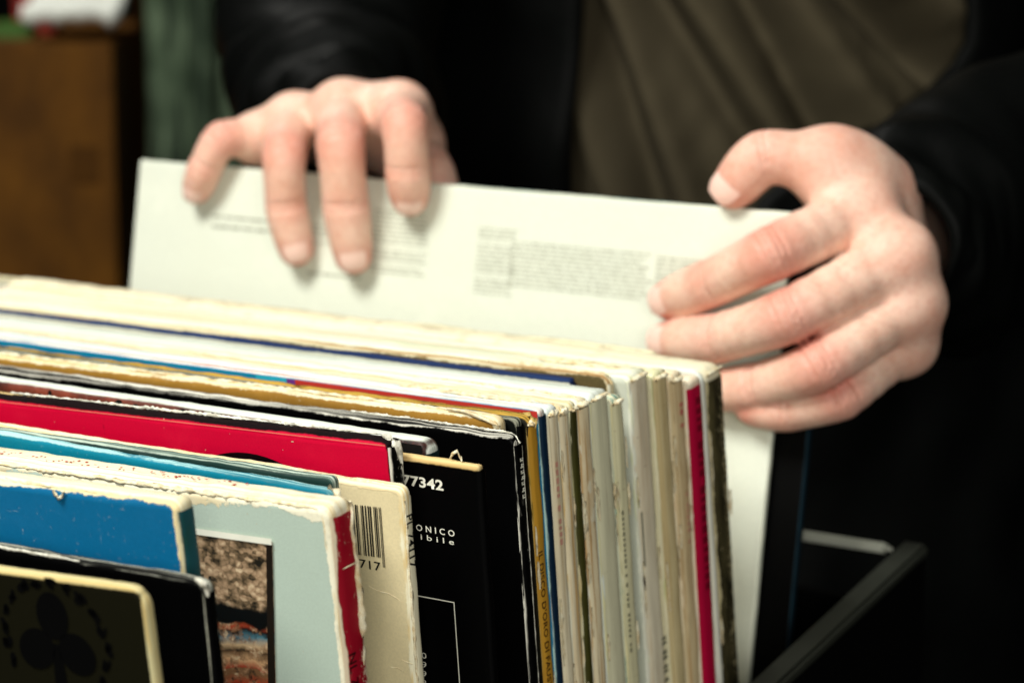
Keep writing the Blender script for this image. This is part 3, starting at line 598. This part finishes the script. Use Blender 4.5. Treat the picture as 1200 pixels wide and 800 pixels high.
class Hand:
    def __init__(h, fingers, thumb, wrist, forearm, palm_r, web):
        h.f = [([J(*p) for p in pts], np.array(r)*mm*web) for pts, r in fingers]; h.t = ([J(*p) for p in thumb[0]], np.array(thumb[1])*mm)
        h.w = J(*wrist[0]); h.wr = wrist[1]*mm; h.fa = forearm; h.pr = palm_r; h.web = web
    def chain(h, pts, r):
        """smooth curve through the joints with a thickness that swells a little at each joint"""
        out = []; n = len(pts)
        for i in range(n-1):
            p0 = pts[i-1] if i else pts[0]*2-pts[1]; p1, p2 = pts[i], pts[i+1]; p3 = pts[i+2] if i+2 < n else pts[-1]*2-pts[-2]
            for k in range(5):
                f = k/5; c = .5*((2*p1)+(-p0+p2)*f+(2*p0-5*p1+4*p2-p3)*f**2+(-p0+3*p1-3*p2+p3)*f**3)
                q = p1+(p2-p1)*f; out.append((q+(c-q)*.55, (r[i]+(r[i+1]-r[i])*f)*(1-(.055 if i < n-2 else -.035)*math.sin(f*math.pi))))
        out.append((pts[-1], r[-1])); return out
    def finger(h, P, pts, r):
        ch = h.chain(pts, r); d = None
        for i in range(len(ch)-1):
            c = rcone(P, ch[i][0], ch[i+1][0], ch[i][1], ch[i+1][1]); d = c if d is None else smin(d, c, .0015)
        return d
    def sdf(h, P):
        w1 = h.w+(h.f[0][0][0]-h.f[-1][0][0])*.16; w2 = h.w-(h.f[0][0][0]-h.f[-1][0][0])*.16
        palm = rcone(P, w1, h.fa, h.wr, h.wr*1.15); palm = smin(palm, rcone(P, w2, h.fa, h.wr, h.wr*1.15), .012)
        n = len(h.f)
        for i, (pts, r) in enumerate(h.f):
            s_ = i/(n-1); a = w1*(1-s_)+w2*s_
            palm = smin(palm, rcone(P, a, pts[0], h.wr*.9, r[0]*h.pr), .009)
        for i in range(n-1):                                    # fill between the knuckles
            palm = smin(palm, rcone(P, h.f[i][0][0], h.f[i+1][0][0], h.f[i][1][0]*.82, h.f[i+1][1][0]*.82), .006)
        tp, tr = h.t
        palm = smin(palm, rcone(P, tp[0], tp[1], tr[0], tr[1]), .012)
        palm = smin(palm, rcone(P, tp[0]*.5+tp[1]*.5, h.f[0][0][0]*.8+h.w*.2, tr[1]*.85, h.f[0][1][0]*.8), .016)
        palm = smin(palm, rcone(P, tp[1]*.75+tp[0]*.25, h.f[0][0][0]*.6+h.w*.4, tr[1]*.7, h.f[0][1][0]*.8), .014)
        res = palm
        for pts, r in h.f: res = smin(res, smin(palm, h.finger(P, pts, r), .0055), .0012)
        res = smin(res, smin(palm, h.finger(P, tp[1:], tr[1:]), .006), .007)
        for pts, r in h.f:                                      # tendons over the back of the hand and knuckle heads
            res = smin(res, np.linalg.norm(P-(pts[0]+h.dors*.0016), axis=-1)-r[0]*.9, .009)
        for pts, r in h.f+[h.t]:                                # skin creases across the finger joints
            for i, offs in ((1, (-.0042, -.0012, .0018, .0048)), (2, (-.0024, .0006))):
                if pts is h.t[0] and i == 1: continue
                ax_ = pts[i+1]-pts[i-1]; ax_ = ax_/np.linalg.norm(ax_); q = P-pts[i]; s_ = q@ax_; rad = np.linalg.norm(q-s_[..., None]*ax_, axis=-1)
                m_ = np.clip((q@h.cd)/r[i]*1.3, 0, 1)*np.exp(-(np.maximum(rad-r[i]*1.15, 0)/.002)**2)
                for k, o_ in enumerate(offs): res = res+.0011*m_*np.exp(-((s_-o_-.0006*np.sin(rad*900+k))/.0007)**2)
        for pts, r in h.f:                                      # tendons
            a_, b_ = pts[0], pts[0]*.35+h.w*.65; ba = b_-a_; q = P-a_-h.dors*r[0]*.95; t_ = np.clip(q@ba/(ba@ba), 0, 1)
            res = res-.0017*np.exp(-(np.linalg.norm(q-t_[..., None]*ba, axis=-1)/.0035)**2)
        return res
    def mesh(h, res=.0010):
        pts = np.array([p for f in h.f for p in f[0]]+h.t[0]+[h.w, h.fa]); lo, hi = pts.min(0)-.03, pts.max(0)+.03
        return surface_nets(h.sdf, lo, hi, res)
TOC = -FW
rh = Hand([  # person's right hand, at the viewer's left: index, middle, ring, little finger over the front of the cover
    ([(468, 134, .024), (474, 146, -.020), (478, 198, -.0155), (480, 232, -.0085)], (10.6, 9.1, 8.5, 7.2)),
    ([(402, 132, .020), (399, 168, -.025), (405, 240, -.0175), (414, 300, -.0085)], (10.4, 9.5, 9.0, 7.4)),
    ([(345, 146, .020), (333, 180, -.023), (335, 240, -.0165), (347, 292, -.0085)], (10, 8.7, 8.1, 7.0)),
    ([(305, 164, .014), (260, 163, -.010), (241, 195, -.0115), (231, 222, -.0075)], (8.6, 7.4, 6.8, 5.9))],
    ([(452, 165, .07), (486, 172, .040), (506, 200, .024), (518, 236, .0165)], (14, 10.5, 9.2, 7.6)),
    ((405, 158, .095), 16), at_d(396, 172, wd(412, 120)+.19), .92, 1.07)
rh.dors = UP*.8-FW*.6; rh.cd = UP*.5-FW*.86
lh = Hand([  # person's left hand, at the viewer's right
    ([(1005, 252, .017), (905, 297, -.026), (838, 330, -.0175), (784, 351, -.0085)], (11.2, 9.4, 8.4, 7.0)),
    ([(1050, 304, .014), (925, 370, -.024), (842, 396, -.0165), (782, 400, -.0085)], (11.0, 9.5, 8.5, 7.0)),
    ([(1063, 356, .020), (962, 428, -.016), (890, 452, -.0115), (838, 458, -.0085)], (10.4, 9, 8.1, 6.8)),
    ([(1058, 402, .028), (985, 464, -.004), (925, 480, -.0065), (882, 478, -.0075)], (9.2, 8.0, 7.2, 6.1))],
    ([(1026, 228, .040), (970, 193, .014), (896, 184, .000), (860, 219, -.0005)], (14.5, 12, 10.2, 8.8)),
    ((1040, 290, .100), 19), at_d(1062, 305, wd(1082, 240)+.20), .95, 1.11)
lh.dors = -FW*.6+RT*.55+UP*.5; lh.cd = UP*.35-FW*.93
BV, BF, BR = [], [], []
for hd in (rh, lh):
    V, Q = hd.mesh(); o_ = sum(len(v) for v in BV); BV.append(V); BF.append(Q+o_)
    red_ = np.zeros(len(V))                                     # natural redness at knuckles and fingertips
    for pts, r in hd.f+[hd.t]:
        for i, a in ((0, .6), (1, .9), (2, .55), (3, 1.)): red_ += a*np.exp(-(np.linalg.norm(V-pts[i], axis=1)/(r[i]*1.25))**4)
    BR.append(np.clip(red_, 0, 1))
# torso and arms, coarse, inside the clothes
DT = 1.46
def TP(u, v, d): return at_d(u, v, d)
Th = np.array([FW[0], FW[1], 0]); Th /= np.linalg.norm(Th)      # away from the camera, level
T0 = at_d(850, 130, DT); T0 = np.array([T0[0], T0[1], 0.])
def tor(r, t_, z): return T0+RT*r+Th*t_+np.array([0, 0, z])
shL, shR = tor(-.205, .02, .63), tor(.205, .02, .63)
elL, elR = at_d(400, -190, 1.32), at_d(1400, 60, 1.24)
def body_sdf(P):
    d = rcone(P, tor(-.05, 0, .15), tor(-.06, .02, .55), .06, .062); d = smin(d, rcone(P, tor(.05, 0, .15), tor(.06, .02, .55), .06, .062), .03)
    d = smin(d, rcone(P, tor(0, .02, .60), tor(0, .02, .72), .06, .055), .05)
    for sh, el, w_ in ((shL, elL, rh.fa), (shR, elR, lh.fa)):
        d = smin(d, rcone(P, sh, el, .05, .04), .03); d = smin(d, rcone(P, el, w_, .038, .022), .02)
    for k in (-1, 1): d = smin(d, rcone(P, tor(.09*k, 0, .14), tor(.11*k, .02, -.70), .085, .045), .03); d = smin(d, rcone(P, tor(.11*k, .02, -.735), tor(.12*k, -.14, -.745), .04, .032), .02)
    return d
V, Q = surface_nets(body_sdf, tor(0, 0, -.80)-np.array([.55, .55, 0]), tor(0, 0, .80)+np.array([.55, .55, 0]), .014)
o_ = sum(len(v) for v in BV); BV.append(V); BF.append(Q+o_); BR.append(np.zeros(len(V)))
BV = np.concatenate(BV); BF = np.concatenate(BF); BR = np.concatenate(BR)

t = NT('skin'); at_ = t.n.new('ShaderNodeAttribute'); at_.attribute_name = 'redness'
n1 = t.noise(t.obj, 60, 4, .6); n2 = t.noise(t.obj, 420, 4, .6)
c_ = t.mix(t.mapr(n1, .35, .7), S(245, 208, 188), S(235, 186, 164)); c_ = t.mix(t.math('MULTIPLY', at_.outputs['Fac'], .72), c_, S(208, 104, 88))
c_ = t.mix(t.math('MULTIPLY', t.mapr(n2, .45, .7), .35), c_, S(212, 144, 122))
t.bump(t.math('ADD', t.noise(t.obj, 700, 4, .65), t.math('MULTIPLY', t.noise(t.scale(t.obj, 1, 1, 1), 160, 3), .8)), .22, .0008)
t.b.inputs['Subsurface Weight'].default_value = .22; t.b.inputs['Subsurface Radius'].default_value = (1, .35, .2); t.b.inputs['Subsurface Scale'].default_value = .003
skin = t.out(c_, .48, .35)
person = empty('person', Matrix.Translation(Vector((T0[0], T0[1], -.78))), 'person in open black jacket and olive sweater pulling out a white record sleeve', 'person')
def plink(name, V, Fc, mat, parent=person, smooth=True, off=None):
    o = link(name, np.asarray(V)-np.array(person.location), [tuple(int(i) for i in f_) for f_ in Fc], mat, None, smooth); o.parent = parent; return o
body = plink('body', BV, BF, skin)
at2 = body.data.attributes.new('redness', 'FLOAT', 'POINT'); at2.data.foreach_set('value', BR.astype(np.float32))
body.data.update()
nail_m = plain('fingernail', S(246, 206, 192), .2, .6, .05, 200)
def nail(a, b, ra, rb, n_dir, w_ang=40, L=.0095):
    ax_ = (b-a)/np.linalg.norm(b-a); nn_ = n_dir-ax_*(n_dir@ax_); nn_ /= np.linalg.norm(nn_); bb = np.cross(ax_, nn_); V, Fc = [], []
    ns, na = 9, 9; seg = np.linalg.norm(b-a)
    for i in range(ns):
        q = i/(ns-1); s_ = seg-.0052+L*q; over = max(0, s_-seg); r_ = rb+(ra-rb)*max(0, 1-s_/seg); r_ = math.sqrt(max((r_+.0004)**2-(over*.8)**2, 1e-7))+.00035*math.sin(q*math.pi)
        wa = math.radians(w_ang)*(1-.25*abs(2*q-1)**3)
        for j in range(na):
            th = wa*(2*j/(na-1)-1); V.append(a+ax_*s_+nn_*(r_*math.cos(th))+bb*(r_*math.sin(th)))
    for i in range(ns-1):
        for j in range(na-1): k = i*na+j; Fc.append((k, k+1, k+na+1, k+na))
    return plink('fingernail', V, Fc, nail_m, body)
for pts, r in rh.f: nail(pts[2], pts[3], r[2], r[3], TOC+UP*.15)
for pts, r in lh.f[:2]: nail(pts[2], pts[3], r[2], r[3], TOC+UP*.1-RT*.1)
nail(lh.t[0][2], lh.t[0][3], lh.t[1][2], lh.t[1][3], TOC+UP*.25-RT*.25, 44, .012)

# clothes
t = NT('black_nylon'); n1 = t.noise(t.obj, 24, 5, .6); t.bump(t.noise(t.obj, 40, 3, .5), .25, .003)
jacket_m = t.out(t.mix(n1, (.0007, .0008, .0008), (.0024, .0028, .0025)), .5, .06)
t = NT('olive_knit'); n1 = t.noise(t.obj, 9, 4, .6); n2 = t.noise(t.obj, 900, 2, .5); t.bump(n2, .4, .001)
sweater_m = t.out(t.mix(n1, S(76, 69, 52), S(62, 55, 43)), .9, .1)
trouser_m = plain('dark_trousers', (.0015, .0015, .0018), .8, .05)
def tube(path, rads, n=56, m=120, wr=.006, seed=0., open_end=True):
    """sleeve: a wrinkled tube along a bent path"""
    path = [np.array(p) for p in path]; V, Fc = [], []
    def cr(t_):
        k = min(int(t_), len(path)-2); f_ = t_-k; p0 = path[max(0, k-1)]; p1, p2 = path[k], path[k+1]; p3 = path[min(len(path)-1, k+2)]
        return .5*((2*p1)+(-p0+p2)*f_+(2*p0-5*p1+4*p2-p3)*f_**2+(-p0+3*p1-3*p2+p3)*f_**3)
    up0 = np.array([0, 0, 1.])
    rows = []
    for i in range(m):
        t_ = (len(path)-1)*i/(m-1); c = cr(min(t_, len(path)-1.0001)); c2 = cr(min(t_+.02, len(path)-1.00005)); d = c2-c
        if np.linalg.norm(d) < 1e-7: d = c-cr(t_-.03)
        d /= np.linalg.norm(d); a = np.cross(d, up0); a /= np.linalg.norm(a); b = np.cross(a, d)
        k = min(int(t_), len(rads)-2); r = rads[k]+(rads[k+1]-rads[k])*(t_-k); rows.append((c, a, b, r, t_))
    for (c, a, b, r, t_) in rows:
        for j in range(n):
            th = 2*math.pi*j/n; w_ = wr*(nz(t_*1.6+seed+1.1*math.sin(th), math.cos(th)*1.1, seed)*1.6+.5*nz(t_*3.4+seed+1.6*math.cos(th+.6), math.sin(th)*1.6, seed+4)+1.2*abs(nz(t_*2.2+1.5*math.cos(th), math.sin(th)*1.3, seed+9)))
            rr_ = r+w_*min(1, .35+t_*3); V.append(c+a*(rr_*math.cos(th))+b*(rr_*math.sin(th)))
    for i in range(m-1):
        for j in range(n): Fc.append((i*n+j, i*n+(j+1) % n, (i+1)*n+(j+1) % n, (i+1)*n+j))
    c, a, b, r, t_ = rows[0]; d = rows[3][0]-c; d /= np.linalg.norm(d); base = len(V)          # turned-in cuff
    for q, (dr, dd) in enumerate(((-.003, -.002), (-.005, .004), (-.008, .012))):
        for j in range(n):
            th = 2*math.pi*j/n; V.append(c+d*dd+a*((r+dr)*math.cos(th))+b*((r+dr)*math.sin(th)))
    for j in range(n): Fc.append((j, base+j, base+(j+1) % n, (j+1) % n))
    for q in range(2):
        for j in range(n): Fc.append((base+q*n+j, base+(q+1)*n+j, base+(q+1)*n+(j+1) % n, base+q*n+(j+1) % n))
    return V, Fc
jV, jF = [], []
def jadd(V, Fc):
    o_ = len(jV); jV.extend(V); jF.extend(tuple(i+o_ for i in f_) for f_ in Fc)
dl = wd(400, 120); dr = wd(1090, 240)
jadd(*tube([at_d(402, 152, dl+.052), at_d(396, 136, dl+.085), at_d(394, 90, dl+.15), elL, shL], (.026, .043, .052, .060, .078), m=150, wr=.0045, seed=2.))
jadd(*tube([at_d(1044, 290, dr+.052), at_d(1074, 278, dr+.082), at_d(1160, 238, dr+.145), elR, shR], (.028, .045, .055, .064, .078), m=150, wr=.0045, seed=7.))
def shell(phi0, phi1, a, b, z0, z1, n, m, disp, flare=.0):
    V, Fc = [], []
    for i in range(m+1):
        z = z0+(z1-z0)*i/m; k = 1-.55*max(0, (z-.56)/.14)**2 if z > .56 else 1.
        for j in range(n+1):
            ph = phi0(z)+(phi1(z)-phi0(z))*j/n; dd = disp(ph, z); aa, bb = (a+dd)*k, (b+dd)*k
            V.append(tor(aa*math.sin(ph), -bb*math.cos(ph), z))
    for i in range(m):
        for j in range(n): k = i*(n+1)+j; Fc.append((k, k+1, k+n+2, k+n+1))
    return V, Fc
def thick(V, Fc, n, m, d=.004):
    o_ = len(V); c = np.mean(V, 0); V2 = []
    for p in V: q = np.array(T0); q = np.array([q[0], q[1], p[2]]); e = (q-p); e[2] = 0; V2.append(p+e/np.linalg.norm(e)*d)
    F2 = [tuple(reversed([i+o_ for i in f_])) for f_ in Fc]; side_ = []
    for i in range(m):
        a = i*(n+1); b = a+n+1; side_ += [(a, b, b+o_, a+o_), (a+n, a+n+o_, b+n+o_, b+n)]
    return V+V2, Fc+F2+side_
sst = lambda a, b, x: (lambda q: q*q*(3-2*q))(min(1, max(0, (x-a)/(b-a))))
jd = lambda ph, z: .010*nz(ph*2.2, z*9, 3)+.006*nz(ph*6, z*16, 8)
for p0, p1 in ((lambda z: math.radians(-175), lambda z: math.radians(-24+18*(z-.45)+19*sst(.29, .20, z))), (lambda z: math.radians(34-10*(z-.45)-36*sst(.40, .30, z)), lambda z: math.radians(185))):
    V, Fc = shell(p0, p1, .209, .139, -.10, .69, 60, 70, jd); jadd(*thick(V, Fc, 60, 70))
jacket = plink('jacket', jV, jF, jacket_m)
FOLDS = []                                                       # soft diagonal folds across the sweater
def fold(u0, v0, u1, v1, depth, wid):
    FOLDS.append(((u0-850)/2.07*mm, (130-v0)/2.07*mm, (u1-850)/2.07*mm, (130-v1)/2.07*mm, depth, wid))
for f_ in ((900, -60, 1110, 125, -.020, .009), (960, -60, 1160, 90, .010, .012), (800, -70, 945, 170, -.011, .008), (850, -60, 1000, 150, .010, .012), (745, -60, 905, 190, .008, .010), (720, -40, 860, 170, -.009, .008),
           (690, -40, 800, 250, .008, .010), (672, -20, 760, 250, -.010, .008), (640, 30, 720, 260, .006, .009)): fold(*f_)
zc = at_d(850, 130, DT-.13)[2]
def sd(ph, z):
    x = .19*math.sin(ph); q = 0.
    for (x0, z0, x1, z1, de, wi) in FOLDS:
        dx, dz = x1-x0, z1-z0; px, pz = x-x0, (z-zc)-z0; L2 = dx*dx+dz*dz; tt = (px*dx+pz*dz)/L2; cl = min(1, max(0, tt)); dist = math.hypot(px-dx*cl, pz-dz*cl)
        q += 1.75*de*math.exp(-(dist/wi)**2)
    return q*sst(.135, .10, abs(x))+.003*nz(ph*3, z*14, 2)+.0012*nz(ph*14, z*60, 5)
V, Fc = shell(lambda z: math.radians(-70), lambda z: math.radians(70), .188, .122, -.02, .66, 190, 190, sd)
plink('sweater', V, Fc, sweater_m)
V, Fc = [], []
for k in (-1, 1):
    o_ = len(V); n, m = 28, 30
    for i in range(m+1):
        q = i/m; z = .05-.76*q; c = tor(.09*k+.02*k*q, .01*q, z); r_ = .105-.035*q
        for j in range(n): th = 2*math.pi*j/n; w_ = r_+.005*nz(j*.4, z*12, k); V.append(c+RT*(w_*math.cos(th))+Th*(w_*math.sin(th)))
    for i in range(m):
        for j in range(n): Fc.append((o_+i*n+j, o_+i*n+(j+1) % n, o_+(i+1)*n+(j+1) % n, o_+(i+1)*n+j))
plink('trousers', V, Fc, trouser_m)

# ------------------------------------------------------------------ things behind, on a low bench
bench = empty('low_bench', None, 'dark low bench behind, carrying the cardboard box', 'bench')
bc = at_d(60, 330, 1.95)
def rel(r_, t_, z): return tuple(np.array([bc[0], bc[1], 0])+RT*r_+Th*t_+np.array([0, 0, z]))
def obox(name, r0, r1, t0, t1, z0, z1, mat, parent, bev=.004):
    V = [rel(r_, t_, z) for r_ in (r0, r1) for t_ in (t0, t1) for z in (z0, z1)]
    o = link(name, V, box_vf(0, 1, 0, 1, 0, 1)[1], mat, parent); bm = bmesh.new(); bm.from_mesh(o.data); bmesh.ops.recalc_face_normals(bm, faces=bm.faces)
    bmesh.ops.bevel(bm, geom=bm.edges[:], offset=bev, segments=2, affect='EDGES'); bm.to_mesh(o.data); bm.free(); return o
obox('seat_board', -.55, .12, -.05, .42, .0, .03, dark_wood, bench)
for r_ in (-.53, .06):
    for t_ in (-.03, .36): obox('leg', r_, r_+.04, t_, t_+.04, -.78, -.001, dark_wood, bench)
t = NT('brown_cardboard'); n1 = t.mapr(t.noise(t.scale(t.obj, 1, 1, .5), 9, 5, .65), .3, .7)
card = t.out(t.mix(n1, S(120, 76, 18), S(70, 42, 10)), .75, .15)
px = lambda u, v: ((u-60)/F*1.95, at_d(u, v, 1.95)[2])
bx = empty('cardboard_box', None, 'open brown cardboard box with a dark stamp', 'box')
r1 = px(138, 200)[0]; zt = px(70, 48)[1]
obox('box_body', -.36, r1, .0, .30, .0315, zt, card, bx, .002)
obox('flap', r1-.006, r1, .16, .29, zt+.001, zt+.03, card, bx, .001)
a, b = px(86, 168), px(120, 212); obox('printed_stamp', a[0], b[0], -.0015, -.0005, b[1], a[1], plain('stamp_ink', S(78, 48, 14), .8, .1), bx, .0002)
pv = []; pf = []
for i in range(13):
    for j in range(11):
        a, b = i/12, j/10; pv.append(rel(px(28, 0)[0]+(px(142, 0)[0]-px(28, 0)[0])*a+.004*nz(b*3, 5), .02+.16*b, zt+.016+.045*b+.02*a*0+.012*nz(a*3, b*3, 1)+.01*nz(a*7, b*6, 2)+(.012 if 0 else 0)))
for i in range(12):
    for j in range(10): k = i*11+j; pf.append((k, k+1, k+12, k+11))
pw = link('paper_bundle', pv, pf, plain('white_paper', S(236, 238, 230), .7, .2, .08, 30), None, True); pw['label'] = 'crumpled white paper lying on the cardboard box'; pw['category'] = 'paper'
so = pw.modifiers.new('thickness', 'SOLIDIFY'); so.thickness = .012
for k, (u, v, col, lab) in enumerate(((8, 22, S(60, 96, 30), 'small green packet on top of the cardboard box'), (22, 8, S(150, 30, 20), 'small red packet beside the green one on the cardboard box'))):
    r_ = px(u, v)[0]; o = obox('packet', r_-.018, r_+.012, .06+.05*k, .10+.05*k, zt-.018, zt+.012+.02*k, plain('packet_%d' % k, col, .5, .3), None, .003); o['label'] = lab; o['category'] = 'packet'
t = NT('weathered_green_wood'); n1 = t.noise(t.scale(t.obj, 1, 1, .08), 90, 5, .65); n2 = t.noise(t.obj, 14, 4, .6)
post_m = t.out(t.mix(t.mapr(n1, .4, .6), t.mix(t.mapr(n2, .35, .65), S(112, 130, 104), S(66, 82, 62)), S(38, 50, 38)), .8, .15)
post = empty('wooden_post', None, 'weathered green wooden post between box and jacket', 'post')
for (ua, ub, dt) in ((160, 214, .0), (217, 240, -.006), (245, 276, .01)):
    obox('plank', px(ua, 0)[0], px(ub, 0)[0], .08+dt, .11+dt, -.779, 1.1, post_m, post, .003)
